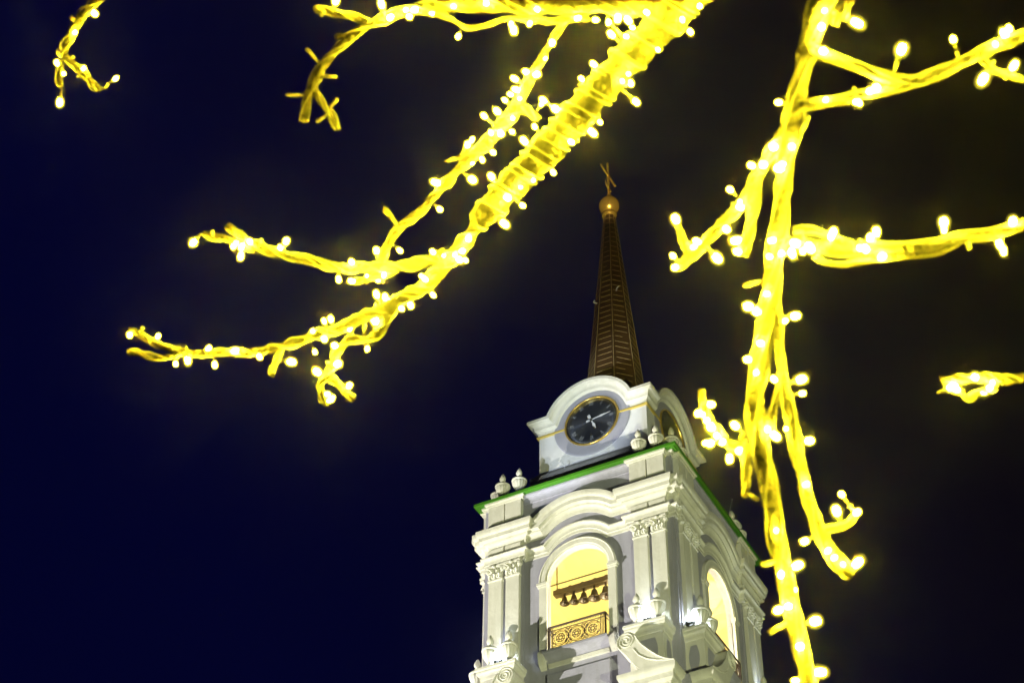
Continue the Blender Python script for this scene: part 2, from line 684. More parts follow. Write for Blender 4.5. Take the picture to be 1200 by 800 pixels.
cb = bowed('c', -0.81, 0.600, 0.2, 0.515, -0.3560, W - 0.004, 0.1, nprof(0.192, 0.088))
around(tp(cb, 'bowed_cornice', M_CREAM))
ah = AT - AB
AP = [(o, z - AT) for o, z in [(-0.01, AB), (0.008, AB), (0.008, AB + 0.030), (0.015, AB + 0.034), (0.015, AB + 0.060)] + quarter(0.015, AB + 0.060, 0.036, AB + 0.086) + [(0.036, AB + 0.086), (0.040, AB + 0.09), (0.040, AT), (-0.01, AT)]]
ab = bowed('a', -0.945, 0.437, 0.1, 0.515, -0.648, W - 0.003, 0.1, AP)
around(tp(ab, 'bowed_architrave', M_CREAM))

# attic above the cornice
block_each(CT - 0.01, -0.070, 0.050, 'attic_block', gap=0.014)
corner_band('attic_capping', M_CREAM, [(0.52, -(W - .01)), (0.52, -(W + 0.052)), (0.70, -(W + 0.052)), (0.872, -(W + .052)), (0.872, -0.925), (0.925, -0.925), (0.925, -0.872), (W + 0.052, -0.872), (W + 0.052, -0.52), (W - .01, -.52)],
            [(-0.01, -0.068), (0.006, -0.068), (0.010, -0.052), (0.022, -0.046), (0.022, -0.030), (-0.01, -0.030)])
cv = MB()
face_sweep(cv, [(-0.52, -0.03), (0.52, -0.03)], [(-0.01, 0.0), (0.045, 0.0), (0.045, -0.02)] + [(0.045 - 0.035 * math.sin(t), -0.02 - 0.055 * (1 - math.cos(t))) for t in (0.4, 0.8, 1.2, 1.57)] + [(0.010, -0.09), (-0.01, -0.09)], W)
around(tp(cv, 'attic_cove', M_WALL))

# green eave: lip, fascia, soffit, and the low metal roof
ev = MB()
rows = []
for o, z in [(0.905, -0.026), (0.955, -0.034), (0.978, -0.040), (0.978, -0.032), (1.0, -0.030), (1.0, 0.0), (0.60, 0.13), (0.60, 0.02)]:
    rows.append([(-o, -o, z), (o, -o, z), (o, o, z), (-o, o, z)])
ev.grid(rows, True)
tp(ev, 'eave', M_GREEN, bevel=0.01)

# plinth and clock tier
B = 0.557
mb = MB()
for o, z0, z1 in ((0.625, 0.02, 0.425), (0.590, 0.425, 0.468), (0.572, 0.468, 0.492)):
    mb.box(-o, o, -o, o, z0, z1)
tp(mb, 'plinth', M_PLINTH, bevel=0.02)
mb = MB()
mb.box(-B, B, -B, B, 0.48, 1.0)
tp(mb, 'clock_tier', M_WHITE, bevel=0.01)

CZ = 0.9355
# cornice of the clock tier, straight parts and the big arched hood of each side
RA = 0.470
def kprof(h, out):
    q = [(-0.02, -h), (0.004, -h), (0.006, -h * .93)]
    q += quarter(0.006, -h * .90, out * .35, -h * .66)
    q += [(out * .35, -h * .66), (out * .40, -h * .62), (out * .40, -h * .52)]
    q += quarter(out * .40, -h * .52, out * .85, -h * .26)
    q += [(out * .85, -h * .26), (out * .90, -h * .22), (out, -h * .20), (out, 0), (-0.02, 0)]
    return q


KT, KH = 1.1074, 0.155
xk = math.sqrt(RA ** 2 - (KT - CZ) ** 2)
mb = MB()
kp = [(o, KT - 0.001 + n) for o, n in kprof(KH, 0.088)]
plan_sweep(mb, [(xk + 0.050, -B), (B, -B), (B, -(xk + 0.050))], kp)
around(tp(mb, 'clock_tier_cornice', M_CREAM))
mb = MB()
gp = [(-0.01, CZ - 0.012), (0.016, CZ - 0.012), (0.020, CZ - 0.004), (0.020, CZ + 0.006), (0.012, CZ + 0.014), (-0.01, CZ + 0.014)]
plan_sweep(mb, [(0.283, -B), (B, -B), (B, -0.283)], gp)
around(tp(mb, 'gilt_band', M_GOLDPAINT))
# arched hood
hood = MB()
_a = math.degrees(math.asin((KT - CZ) / RA))
path = [(-(xk + 0.055), KT)] + arc(0, CZ, RA, 180 - _a, _a, 40) + [(xk + 0.055, KT)]
face_sweep(hood, path, kprof(KH - 0.002, 0.0895), B - 0.002)
around(tp(hood, 'arched_hood', M_CREAM))
# white wall inside the hood and the round swelling under the clock
sw = MB()
rows = []
for r_, o in ((0.395, -0.01), (0.393, 0.005), (0.380, 0.009), (0.345, 0.010), (0.27, 0.010)):
    rows.append([(r_ * math.cos(a), -(B + o), CZ + r_ * math.sin(a)) for a in [2 * math.pi * k / 64 for k in range(64)]])
sw.grid(rows, True, True)
around(tp(sw, 'clock_surround', M_PALE, smooth=False))
# barrel roofs behind the hoods
br = MB()
br.prism(arc(0, CZ, RA - 0.05, 180, 0, 24), -(B - 0.02), B - 0.02)
o = tp(br, 'barrel_roof', M_WHITE)
around(o, ks=(1,))
mb = MB()
mb.box(-.53, .53, -.53, .53, KT - 0.03, KT - 0.006)
tp(mb, 'clock_tier_roof', M_GREEN)

# clock
YD = B + 0.010
def ring(mb, r0, r1, y0, y1, n=72):
    rows = []
    for r_, y in ((r0, y0), (r0, y1), ((r0 + r1) / 2, y1 + 0.008), (r1, y1), (r1, y0)):
        rows.append([(r_ * math.cos(a), -y, CZ + r_ * math.sin(a)) for a in [2 * math.pi * k / n for k in range(n)]])
    mb.grid(rows, True)


def text_mesh(mb, s, h, place, mi=0):
    cu = bpy.data.curves.new('t', 'FONT')
    cu.body = s
    cu.size = h
    cu.align_x = 'CENTER'
    cu.align_y = 'CENTER'
    o = bpy.data.objects.new('t', cu)
    COL.objects.link(o)
    dg = bpy.context.evaluated_depsgraph_get()
    me = o.evaluated_get(dg).to_mesh()
    vs = [place(v.co.x, v.co.y) for v in me.vertices]
    mb.add(vs, [tuple(p.vertices) for p in me.polygons], mi)
    o.evaluated_get(dg).to_mesh_clear()
    bpy.data.objects.remove(o)
    bpy.data.curves.remove(cu)


def make_clock():
    ck = empty('clock', (0, 0, 0), tower)
    d = MB()
    rows = []
    for r_, o in ((0.268, 0.0), (0.268, 0.003), (0.20, 0.005), (0.10, 0.0065), (0.01, 0.007)):
        rows.append([(r_ * math.cos(a), -(YD + o), CZ + r_ * math.sin(a)) for a in [2 * math.pi * k / 72 for k in range(72)]])
    d.grid(rows, True, True)
    tp(d, 'dial', M_DIAL, smooth=True, parent=ck)
    b = MB()
    ring(b, 0.264, 0.282, YD - 0.01, YD + 0.012)
    tp(b, 'bezel', M_GOLD, smooth=True, parent=ck)
    nm = MB()
    for i, s in enumerate(['XII', 'I', 'II', 'III', 'IV', 'V', 'VI', 'VII', 'VIII', 'IX', 'X', 'XI']):
        a = math.pi / 2 - i * math.pi / 6
        ca, sa = math.cos(a), math.sin(a)
        def place(u, v, ca=ca, sa=sa):
            rr = 0.204 + v
            uu = u * 0.62
            return (rr * ca + uu * sa, -(YD + 0.0085 - 0.02 * (rr - 0.15)), CZ + rr * sa - uu * ca)
        text_mesh(nm, s, 0.066, place)
    for k in range(60):
        a = k * math.pi / 30
        ca, sa = math.cos(a), math.sin(a)
        q = 0.0026 if k % 5 else 0.0045
        vs = []
        for u, v in ((-q, -q), (q, -q), (q, q), (-q, q)):
            rr = 0.243 + v
            vs.append((rr * ca + u * sa, -(YD + 0.0060), CZ + rr * sa - u * ca))
        nm.add(vs, [(0, 1, 2, 3)])
    tp(nm, 'numerals', M_MARK, parent=ck)
    def hand(ang, L, wd, tail, y):
        a = math.pi / 2 - R(ang)
        ca, sa = math.cos(a), math.sin(a)
        pts = [(-tail, -wd * .9), (-tail * .8, -wd * 1.2), (0, -wd * .45), (L * .35, -wd * .5), (L * .55, -wd * 1.25), (L * .70, -wd * .6), (L, 0)]
        pts = pts + [(u, -v) for u, v in reversed(pts[:-1])]
        h = MB()
        n = len(pts)
        vs = [(u * ca + v * sa, -y, CZ + u * sa - v * ca) for u, v in pts] + [(u * ca + v * sa, -(y - 0.004), CZ + u * sa - v * ca) for u, v in pts]
        h.add(vs, [tuple(range(n)), tuple(range(2 * n - 1, n - 1, -1))] + [(i, i + n, (i + 1) % n + n, (i + 1) % n) for i in range(n)])
        return tp(h, 'hand', M_NUM, parent=ck)
    hand(157, 0.125, 0.013, 0.075, YD + 0.015)
    hand(82, 0.205, 0.0095, 0.05, YD + 0.021)
    h = MB()
    h.lathe([(0.0, 0), (0.012, 0), (0.012, 0.024), (0.0, 0.026)], (0, 0, 0), 16)
    h.v = [Vector((q.x, -(YD + 0.004 + q.z), CZ + q.y)) for q in h.v]
    tp(h, 'hub', M_HOUSING, parent=ck)
    return ck


ck = make_clock()
around(ck)

# spire
SP0, SP1 = 1.05, 4.20
def srad(z):
    return 0.27 + 0.0915 * (1.87 - z)


def octp(r_, z, k):
    a = R(22.5 + 45 * k)
    return (r_ * math.cos(a), r_ * math.sin(a), z)


spire = empty('spire', (0, 0, 0), tower)
mb = MB()
NS = 41
rows = []
for i in range(NS):        # lapped sheets: every course stands a little proud of the one above
    za = SP0 + (SP1 - SP0) * i / NS
    zb = SP0 + (SP1 - SP0) * (i + 1) / NS
    rows.append([octp(srad(za) + 0.0015, za, k) for k in range(8)])
    rows.append([octp(srad(zb) + 0.0015, zb - 0.0005, k) for k in range(8)])
mb.grid(rows, True, True)
tp(mb, 'spire_sheets', M_SPIRE, parent=spire)
mb = MB()
for i in range(1, NS):
    z = SP0 + (SP1 - SP0) * i / NS
    r_ = srad(z) + 0.003
    for k in range(8):
        a, b = Vector(octp(r_, z, k)), Vector(octp(r_, z, k + 1))
        j = random.uniform(-0.03, 0.03)
        f0, f1 = 0.12 + j, 0.88 + j
        if random.random() < 0.06: f1 = 0.55
        p, q = a.lerp(b, f0), a.lerp(b, f1)
        t = 0.0026
        mb.tube([p, q], t, 4)
for k in range(8):
    mb.tube([octp(srad(SP0) + 0.002, SP0, k), octp(srad(SP1) + 0.002, SP1, k)], 0.0042, 5)
tp(mb, 'seams', M_SEAM, parent=spire)
for zz, a in ((2.95, -52), (2.86, -128)):
    h = MB()
    c = Vector((math.cos(R(a)) * (srad(zz)), math.sin(R(a)) * (srad(zz)), zz))
    d = Vector((math.cos(R(a)), math.sin(R(a)), 0))
    h.tube([c, c + d * 0.04, c + d * 0.045 + Vector((0.02, 0, 0.018))], 0.007, 6)  # small bent pale stub
    tp(h, 'pale_stub', M_NUM, parent=spire)
mb = MB()
mb.lathe([(0.05, 4.14), (0.055, 4.19), (0.078, 4.20), (0.083, 4.225), (0.070, 4.25), (0.050, 4.262), (0.05, 4.28)], n=24)
tp(mb, 'collar', M_GOLD, smooth=True, parent=spire)
mb = MB()
mb.lathe([(0.115 * math.sin(t), 4.37 - 0.115 * math.cos(t)) for t in [0.02 + 3.10 * k / 20 for k in range(21)]], n=32)
tp(mb, 'ball', M_GOLD, smooth=True, parent=spire)
mb = MB()
mb.lathe([(0.02, 4.47), (0.03, 4.49), (0.014, 4.52), (0.022, 4.545), (0.010, 4.57), (0.008, 4.60)], n=12)
mb.box(-0.011, 0.011, -0.011, 0.011, 4.58, 5.03)
mb.box(-0.009, 0.009, -0.175, 0.175, 4.838, 4.862)
for y in (-0.175, 0.175):
    mb.lathe([(0.002, -0.018), (0.016, 0), (0.002, 0.018)], (0, y, 4.85), 8)
mb.lathe([(0.002, -0.018), (0.016, 0), (0.002, 0.018)], (0, 0, 5.035), 8)
mb.tube([(0, -0.085 + 0.0, 4.70), (0, -0.06, 4.652), (0, 0, 4.632), (0, 0.06, 4.652), (0, 0.085, 4.70)], [0.003, 0.009, 0.012, 0.009, 0.003], 6)
tp(mb, 'cross', M_GOLD, parent=spire)

# archivolt, imposts and jamb frames of the openings
fr = MB()
fp = [(-0.01, 0.0), (-0.01, 0.078), (0.030, 0.078), (0.034, 0.066), (0.028, 0.060), (0.026, 0.018), (0.018, 0.010), (0.018, 0.0)]
path = arc(0, ZS, G, 180, 0, 36)
face_sweep(fr, path, fp, W)
for s_ in (-1, 1):
    x0, x1 = sorted((s_ * G, s_ * (G + 0.075)))
    fr.box(x0, x1, -(W + 0.026), -(W - 0.01), ZB, ZS - 0.03)
    x0, x1 = sorted((s_ * (G - 0.004), s_ * (G + 0.096)))
    fr.box(x0, x1, -(W + 0.038), -(W - 0.01), ZS - 0.03, ZS - 0.002)
    x0, x1 = sorted((s_ * (G - 0.002), s_ * (G + 0.086)))
    fr.box(x0, x1, -(W + 0.032), -(W - 0.01), ZS - 0.048, ZS - 0.03)
around(tp(fr, 'arch_frame', M_CREAM, bevel=0.006))

# balcony: grey coved slab with a white band and side brackets
bl = MB()
xh = 0.30
prof = [(-0.01, -1.80), (0.098, -1.80), (0.098, -1.822)] + [(0.098 - 0.085 * math.sin(t), -1.822 - 0.055 * (1 - math.cos(t))) for t in (0.35, 0.7, 1.05, 1.4)] + [(0.008, -1.885), (-0.01, -1.885)]
bl.grid([[(x, -(W + o), z) for o, z in prof] for x in (-xh, xh)], True, True)
tp_bl = tp(bl, 'balcony_slab', M_WALL)
st = MB()
st.box(-xh + 0.02, xh - 0.02, -(W + 0.022), -(W - 0.01), -1.925, -1.888)
st_o = tp(st, 'balcony_band', M_CREAM)
for s_ in (-1, 1):
    bk = MB()
    x0, x1 = sorted((s_ * (xh + 0.002), s_ * (xh + 0.055)))
    pts = [(-0.01, -1.775), (0.07, -1.775), (0.074, -1.80)] + [(0.074 * math.cos(t), -1.80 - 0.13 * math.sin(t)) for t in (0.3, 0.6, 0.9, 1.2, 1.5)] + [(-0.01, -1.93)]
    bk.grid([[(x, -(W + o), z) for o, z in pts] for x in (x0, x1)], True, True)
    around(tp(bk, 'balcony_bracket', M_CREAM))
around(tp_bl, st_o)

# railing with scrollwork
rl = MB()
YR = W + 0.050
xr = 0.266
def bar(a, b, r_=0.0042, n=5):
    rl.tube([a, b], r_ * 1.15, n)


for z, r_ in ((-1.552, 0.0075), (-1.592, 0.004), (-1.765, 0.004), (-1.795, 0.006)):
    bar((-xr, -YR, z), (xr, -YR, z), r_)
    for s_ in (-1, 1):
        bar((s_ * xr, -YR, z), (s_ * xr, -(W - 0.06), z), r_)
for s_ in (-1, 1):
    for y in (YR, W + 0.03, W - 0.04):
        bar((s_ * xr, -y, -1.80), (s_ * xr, -y, -1.55), 0.006 if y == YR else 0.003)
def circ(cx, cz, r_, a0=0, a1=360, t=0.0032):
    n = max(8, int(abs(a1 - a0) / 20))
    rl.tube([(cx + r_ * math.cos(R(a0 + (a1 - a0) * k / n)), -YR, cz + r_ * math.sin(R(a0 + (a1 - a0) * k / n))) for k in range(n + 1)], t, 4)


cz = -1.6785
for cx in (-0.150, 0.0, 0.150):
    circ(cx, cz, 0.074, t=0.0038)
    circ(cx, cz, 0.060, t=0.0028)
    circ(cx, cz, 0.040, t=0.0038)
    circ(cx, cz, 0.016, t=0.004)
    for a in (45, 135, 225, 315):
        circ(cx + 0.072 * math.cos(R(a)) * 1.15, cz + 0.072 * math.sin(R(a)) * 1.15, 0.016, t=0.0034)
        circ(cx + 0.028 * math.cos(R(a)), cz + 0.028 * math.sin(R(a)), 0.011, t=0.0028)
    for a in range(0, 360, 45):
        rl.tube([(cx + 0.02 * math.cos(R(a)), -YR, cz + 0.02 * math.sin(R(a))), (cx + 0.05 * math.cos(R(a + 18)), -YR, cz + 0.05 * math.sin(R(a + 18)))], 0.0026, 4)
for cx in (-0.075, 0.075):
    for s_ in (-1, 1):
        circ(cx, cz + s_ * 0.045, 0.022)
    rl.lathe([(0.002, -0.03), (0.012, 0), (0.002, 0.03)], (cx, -YR, cz), 6)
for x in (-0.262, -0.250, -0.238, -0.226, 0.226, 0.238, 0.250, 0.262):
    bar((x, -YR, -1.79), (x, -YR, -1.555), 0.0028, 4)
for k in range(22):
    circ(-xr + 0.0125 + k * 0.0247, -1.572, 0.011, 0, 180, 0.0025)
    circ(-xr + 0.0125 + k * 0.0247, -1.780, 0.011, 180, 360, 0.0025)
around(tp(rl, 'railing', M_IRON))

# pedestals in front of the pilaster pairs (one left, one right on each side)
PEDZ = -1.867
def pedestal(sx):
    mb = MB()
    a, b = 0.535, 0.835
    x0, x1 = sorted((sx * a, sx * b))
    y = 1.085
    mb.box(x0, x1, -y, -(W - 0.01), -2.36, PEDZ - 0.09)
    # cap
    path = [(x0, -(W - 0.01)), (x0, -y), (x1, -y), (x1, -(W - 0.01))]
    plan_sweep(mb, path, [(-0.02, PEDZ - 0.115), (0.006, PEDZ - 0.115), (0.010, PEDZ - 0.098)] + quarter(0.010, PEDZ - 0.098, 0.030, PEDZ - 0.06) + [(0.030, PEDZ - 0.06), (0.034, PEDZ - 0.05), (0.034, PEDZ - 0.034), (0.042, PEDZ - 0.026), (0.042, PEDZ), (-0.02, PEDZ)])
    mb.box(x0 - 0.015, x1 + 0.015, -(y + 0.015), -(W - 0.01), PEDZ - 0.03, PEDZ - 0.002)
    plan_sweep(mb, path, [(-0.02, -2.36), (0.018, -2.36), (0.018, -2.325), (0.006, -2.312), (-0.02, -2.312)])
    o = tp(mb, 'pedestal', M_CREAM, bevel=0.01)
    # grey sunk panels with concave sides, on the front and on both flanks
    pn = MB()
    def panel(w0, w1, z0, z1, f):
        pts = []
        cc = 0.022
        m_ = (z0 + z1) / 2
        for k in range(9):
            t = k / 8
            pts.append((w1 - cc * 0 + cc * math.sin(t * math.pi) - 0.02, z0 + (z1 - z0) * t))
        for k in range(9):
            t = 1 - k / 8
            pts.append((w0 - cc * math.sin(t * math.pi) + 0.02, z0 + (z1 - z0) * t))
        n = len(pts)
        vs = [f(u, v, 0.003) for u, v in pts] + [f(u, v, -0.01) for u, v in pts]
        pn.add(vs, [tuple(range(n)), tuple(range(2 * n - 1, n - 1, -1))] + [(i, i + n, (i + 1) % n + n, (i + 1) % n) for i in range(n)])
    panel(x0 + 0.055, x1 - 0.055, -2.27, -2.03, lambda u, v, e: (u, -(y + e), v))
    panel(-y + 0.05, -(W + 0.03), -2.27, -2.03, lambda u, v, e: (x1 + e, u, v))
    panel(-y + 0.05, -(W + 0.03), -2.27, -2.03, lambda u, v, e: (x0 - e, u, v))
    pn.build('panel', M_WALL, o, False, True)
    return o


for sx in (-1, 1):
    around(pedestal(sx))

# urns
def urn_mesh(h=0.35, w_=0.066):
    u = MB()
    k = h / 0.35
    u.box(-0.045, 0.045, -0.045, 0.045, 0, 0.022 * k)
    u.lathe([(0.038, 0.022), (0.040, 0.030), (0.026, 0.040), (0.018, 0.055), (0.020, 0.066), (0.026, 0.070)], n=20)
    pr = []
    for t in [i / 10 for i in range(11)]:
        a = t * math.pi * 0.56
        pr.append((0.024 + (w_ - 0.024) * math.sin(a), 0.070 + 0.105 * t))
    u.lathe(pr, n=48, flute=(0.055, 12, 0.072, 0.170))
    u.lathe([(w_ * 0.96, 0.172), (w_ * 1.12, 0.178), (w_ * 1.14, 0.190), (w_ * 1.0, 0.198), (w_ * .82, 0.212), (w_ * .5, 0.226), (w_ * .28, 0.234), (w_ * .34, 0.242), (w_ * .26, 0.248)], n=32, flute=(0.04, 12, 0.195, 0.228))
    fl = [(0.012, 0.246), (0.024, 0.262), (0.030, 0.280), (0.029, 0.296), (0.021, 0.318), (0.011, 0.338), (0.001, 0.352)]
    rows = []
    for r_, z in fl:
        rows.append([(r_ * (1 + 0.12 * math.cos(3 * a + z * 30)) * math.cos(a), r_ * (1 + 0.12 * math.cos(3 * a + z * 30)) * math.sin(a), z) for a in [2 * math.pi * j / 18 for j in range(18)]])
    u.grid(rows, True, True)
    return u


UM = urn_mesh()
um = None
def place_urn(x, y, z, s_=1.0):
    global um
    for k in range(4):
        a, b = x, y
        for _ in range(k): a, b = -b, a
        if um is None:
            me_o = UM.build('urn', M_CREAM, tower, True)
            me_o.data.transform(Matrix.Scale(S, 4))
            um = me_o
            o = um
        else:
            o = um.copy()
            COL.objects.link(o)
        o.parent = tower
        o.location = T(a, b, z)
        o.scale = (s_, s_, s_ * random.uniform(0.98, 1.02))
        o.rotation_euler = (0, 0, k * math.pi / 2)


for x in (-0.770, -0.600, 0.600, 0.770):
    place_urn(x, -0.874, 0.036, 0.95)
for x in (-0.775, -0.595, 0.595, 0.775):
    place_urn(x, -1.045, PEDZ, 1.0)

# the tier below: cornice with broken pediment scrolls, walls down to the ground
LT = -2.372
lp = [(-0.02, LT - 0.30), (0.0, LT - 0.30), (0.004, LT - 0.22)] + [(o, z + (LT - 0.0)) for o, z in [(0.010, -0.20), (0.028, -0.17), (0.032, -0.13), (0.066, -0.115), (0.066, -0.07), (0.074, -0.06)]] + quarter(0.074, LT - 0.06, 0.100, LT - 0.02, False) + [(0.100, LT - 0.02), (0.100, LT), (-0.02, LT)]
corner_band('pediment_cornice', M_CREAM, [(0.56, -1.0), (0.56, -1.10), (0.87, -1.10), (0.87, -0.87), (1.10, -0.87), (1.10, -0.56), (1.0, -0.56)], lp)
def scroll(sx):
    c = (0.552, -2.072)
    rr = 0.088
    pts = []
    for k in range(15):                      # over the top of the volute
        a = R(235 - k * 15)
        pts.append((c[0] + rr * math.cos(a), c[1] + rr * math.sin(a)))
    for t in [k / 9 for k in range(1, 10)]:  # concave back sweeping out and down
        x = 0.640 + 0.325 * t
        z = -2.075 - 0.285 * (1 - (1 - t) ** 1.55)
        pts.append((x, z))
    pts += [(0.965, LT - 0.004), (0.660, LT - 0.004), (0.600, -2.29), (0.545, -2.20)]
    mb = MB()
    mb.prism([(sx * x, z) for x, z in pts], -1.196, -0.99)
    # raised spiral
    sp = []
    for k in range(46):
        a = R(230 - k * 22)
        q = rr * 0.93 * (1 - k / 52)
        sp.append((sx * (c[0] + q * math.cos(a)), -1.199, c[1] + q * math.sin(a)))
    mb.tube(sp, 0.0055, 6)
    mb.tube([(sx * x, -1.199, z - 0.004) for x, z in pts[14:24]], 0.008, 6)
    low = [(0.615, -2.16), (0.66, -2.235), (0.73, -2.29), (0.82, -2.33), (0.92, -2.355)]
    mb.tube([(sx * x, -1.197, z) for x, z in low], 0.007, 6)
    return tp(mb, 'volute', M_CREAM, bevel=0.01)


for sx in (-1, 1):
    around(scroll(sx))
mb = MB()
mb.box(-1.0, 1.0, -1.0, 1.0, -4.9, LT - 0.02)
tp(mb, 'middle_tier', M_WALL)
mb = MB()
mb.box(-0.29, 0.29, -(W + 0.03), -(W - 0.01), -2.36, -2.0)
cent = tp(mb, 'sill_panel', M_WALL, bevel=0.02)
around(cent)
mb = MB()
zz = (-11.6 - (EYE / S) + 0.0)
ZG = -Z0 / S
mb.box(-1.25, 1.25, -1.25, 1.25, -8.1, -4.9)
mb.box(-1.5, 1.5, -1.5, 1.5, ZG, -8.1)
tp(mb, 'lower_tiers', M_WALL)
mb = MB()
for h, z in ((1.25, -4.9), (1.5, -8.1)):
    for k in range(4):
        plan_sweep(mb, rotated_plan([(-h, -h), (h, -h)], k), [(-0.02, z - 0.25), (0.02, z - 0.25), (0.05, z - 0.12), (0.13, z - 0.08), (0.15, z + 0.01), (-0.02, z + 0.01)])
for h, z0, z1, xs in ((1.0, -4.88, -2.68, (0.62, 0.85)), (1.25, -8.08, -5.16, (0.8, 1.08)), (1.5, ZG, -8.36, (0.95, 1.3))):
    for k in range(4):
        for x in xs:
            for sx in (-1, 1):
                q = [(sx * x - 0.08, -h - 0.05), (sx * x + 0.08, -h - 0.05), (sx * x + 0.08, -h + 0.02), (sx * x - 0.08, -h + 0.02)]
                q = rotated_plan(q, k)
                mb.add([(a, b, z0) for a, b in q] + [(a, b, z1) for a, b in q], [(0, 1, 2, 3), (7, 6, 5, 4), (0, 4, 5, 1), (1, 5, 6, 2), (2, 6, 7, 3), (3, 7, 4, 0)])
tp(mb, 'lower_trim', M_CREAM)
mb = MB()
for h, z0, hh in ((1.0, -4.3, 1.0), (1.25, -7.3, 1.5), (1.5, ZG + 0.02, 2.0)):
    for k in range(4):
        A = arc(0, z0 + hh, 0.34, 180, 0, 14)
        pts = [(-0.34, z0)] + A + [(0.34, z0)]
        vs = []
        for y in (h + 0.012, h - 0.02):
            for x, z in pts:
                p = rotated_plan([(x, -y)], k)[0]
                vs.append((p[0], p[1], z))
        n = len(pts)
        mb.add(vs, [tuple(range(n)), tuple(range(2 * n - 1, n - 1, -1))] + [(i, i + n, (i + 1) % n + n, (i + 1) % n) for i in range(n)])
tp(mb, 'dark_arch_panel', M_HOUSING)  # dark slabs on solid walls; shade of arched openings put into their colour

# thin rods standing on the plinth and the eave
mb = MB()
mb.tube([(-0.262, -0.612, 0.42), (-0.262, -0.635, 0.462), (-0.275, -0.64, 0.478)], 0.004, 5)
tp(mb, 'bracket', M_NUM)
mb = MB()
mb.tube([(0.97, 0.25, 0.02), (0.96, 0.42, 0.345)], 0.0025, 5)
mb.lathe([(0.002, -0.01), (0.009, 0), (0.002, 0.01)], (0.96, 0.42, 0.35), 8)
tp(mb, 'rod', M_NUM)

# ------------------------------------------------------------------ bells in the front arch
BY = -0.60
def bell(x, z, s_, label):
    e = empty('bell', T(x, BY, z))
    tag(e, label, 'bell', 'bells hanging from the beam in the front arch')
    q = MB()
    pr = [(0.002, 0.0), (0.014, -0.002), (0.022, -0.012), (0.025, -0.030), (0.030, -0.050), (0.040, -0.068), (0.048, -0.076), (0.048, -0.082), (0.040, -0.080), (0.022, -0.05), (0.004, -0.02)]
    q.lathe([(r_ * S * s_, zz_ * S * s_) for r_, zz_ in pr], n=28)
    q.build('bell_body', M_BRONZE, e, True)
    q = MB()
    q.tube([(0, 0, -0.02 * S * s_), (0.004, 0, -0.082 * S * s_)], 0.006 * S * s_, 6)
    q.lathe([(0.001, -0.012 * S * s_), (0.011 * S * s_, 0), (0.001, 0.012 * S * s_)], (0, 0, -0.086 * S * s_), 10)
    q.build('clapper', M_IRON, e)
    q = MB()
    q.tube([(0, 0, -0.004), (0, 0, 0.052 * S)], 0.010 * S, 6)
    q.build('hanger', M_IRON, e)


for x, z, s_, lb in ((-0.288, -0.990, 0.92, 'smallest dark bell, leftmost on the beam in the front arch'),
                     (-0.196, -1.000, 0.96, 'small dark bell, second from the left on the beam in the front arch'),
                     (-0.101, -1.006, 1.04, 'middle dark bell of the five on the beam in the front arch'),
                     (0.002, -1.006, 1.18, 'large dark bell, fourth from the left on the beam in the front arch'),
                     (0.112, -1.010, 1.26, 'largest dark bell half hidden by the right jamb of the front arch')):
    bell(x, z, s_, lb)
bb = empty('bell_beam', T(0, BY, -0.93), tower)
mb = MB()
mb.box(-0.385, 0.40, BY - 0.030, BY + 0.030, -0.965, -0.915)
for x in (-0.33, -0.22, -0.10, 0.02, 0.13, 0.25):
    mb.box(x - 0.012, x + 0.012, BY - 0.034, BY + 0.034, -0.969, -0.911)
mb.build('beam', M_WOOD, tower, False, True).name = 'bell_beam_timber'
bpy.data.objects.remove(bb)
mb = MB()
mb.tube([(-0.42, BY - 0.035, -0.862), (0.45, BY - 0.035, -0.862)], 0.006, 6)
mb.tube([(-0.34, BY - 0.03, -0.985), (0.40, BY - 0.03, -0.985)], 0.0022, 5)
for x in (-0.36, 0.37):
    mb.tube([(x, BY, -0.93), (x, BY, -0.5)], 0.006, 5)
mb.tube([(0.62, -0.45, -1.22), (0.62, 0.10, -1.22)], 0.008, 6)
mb.build('tie_rod', M_IRON, tower, False, True)

# ------------------------------------------------------------------ floodlights
def floodlight(x, y, z, target, label, grp, power, color, angle=95, lens=True, size=0.17):
    loc = T(x, y, z)
    e = empty('floodlight', loc)
    tag(e, label, 'floodlight', grp)
    d = (T(*target) - (loc + Vector((0, 0, 0.14)))).normalized()
    q = d.to_track_quat('Z', 'Y').to_matrix().to_4x4()
    off = Matrix.Translation(Vector((0, 0, 0.20)))
    h = MB()
    rows = []
    for k, zz_ in ((0.55, -0.10), (0.85, -0.06), (1.0, 0.045), (1.0, 0.06), (0.90, 0.06), (0.86, 0.035)):
        rows.append([(sx * size * k, sy * size * k * 0.8, zz_) for sx, sy in ((-1, -1), (1, -1), (1, 1), (-1, 1))])
    h.grid(rows, True, True)
    h.v = [off @ (q @ v) for v in h.v]
    h.build('housing', M_HOUSING, e)
    s_ = MB()
    s_.box(-0.02, 0.02, -size * .9, size * .9, 0, 0.03)
    for sy in (-1, 1):
        s_.box(-0.02, 0.02, sy * size * .93 - 0.01, sy * size * .93 + 0.01, 0, 0.2)
    s_.build('stand', M_HOUSING, e)
    l = MB()
    l.lathe([(size * .66, 0.045), (size * .66, 0.16), (size * .60, 0.22), (size * .40, 0.27), (size * .1, 0.29)], n=16)
    l.v = [off @ (q @ v) for v in l.v]
    l.build('lens', M_LENS, e, True)
    sp = spot('floodlight_beam', loc + Vector((0, 0, 0.20)) + d * 0.32, T(*target), power, color, angle, 0.06, 0.6)
    sp.parent = e
    sp.matrix_parent_inverse = Matrix.Translation(-loc)
    return e


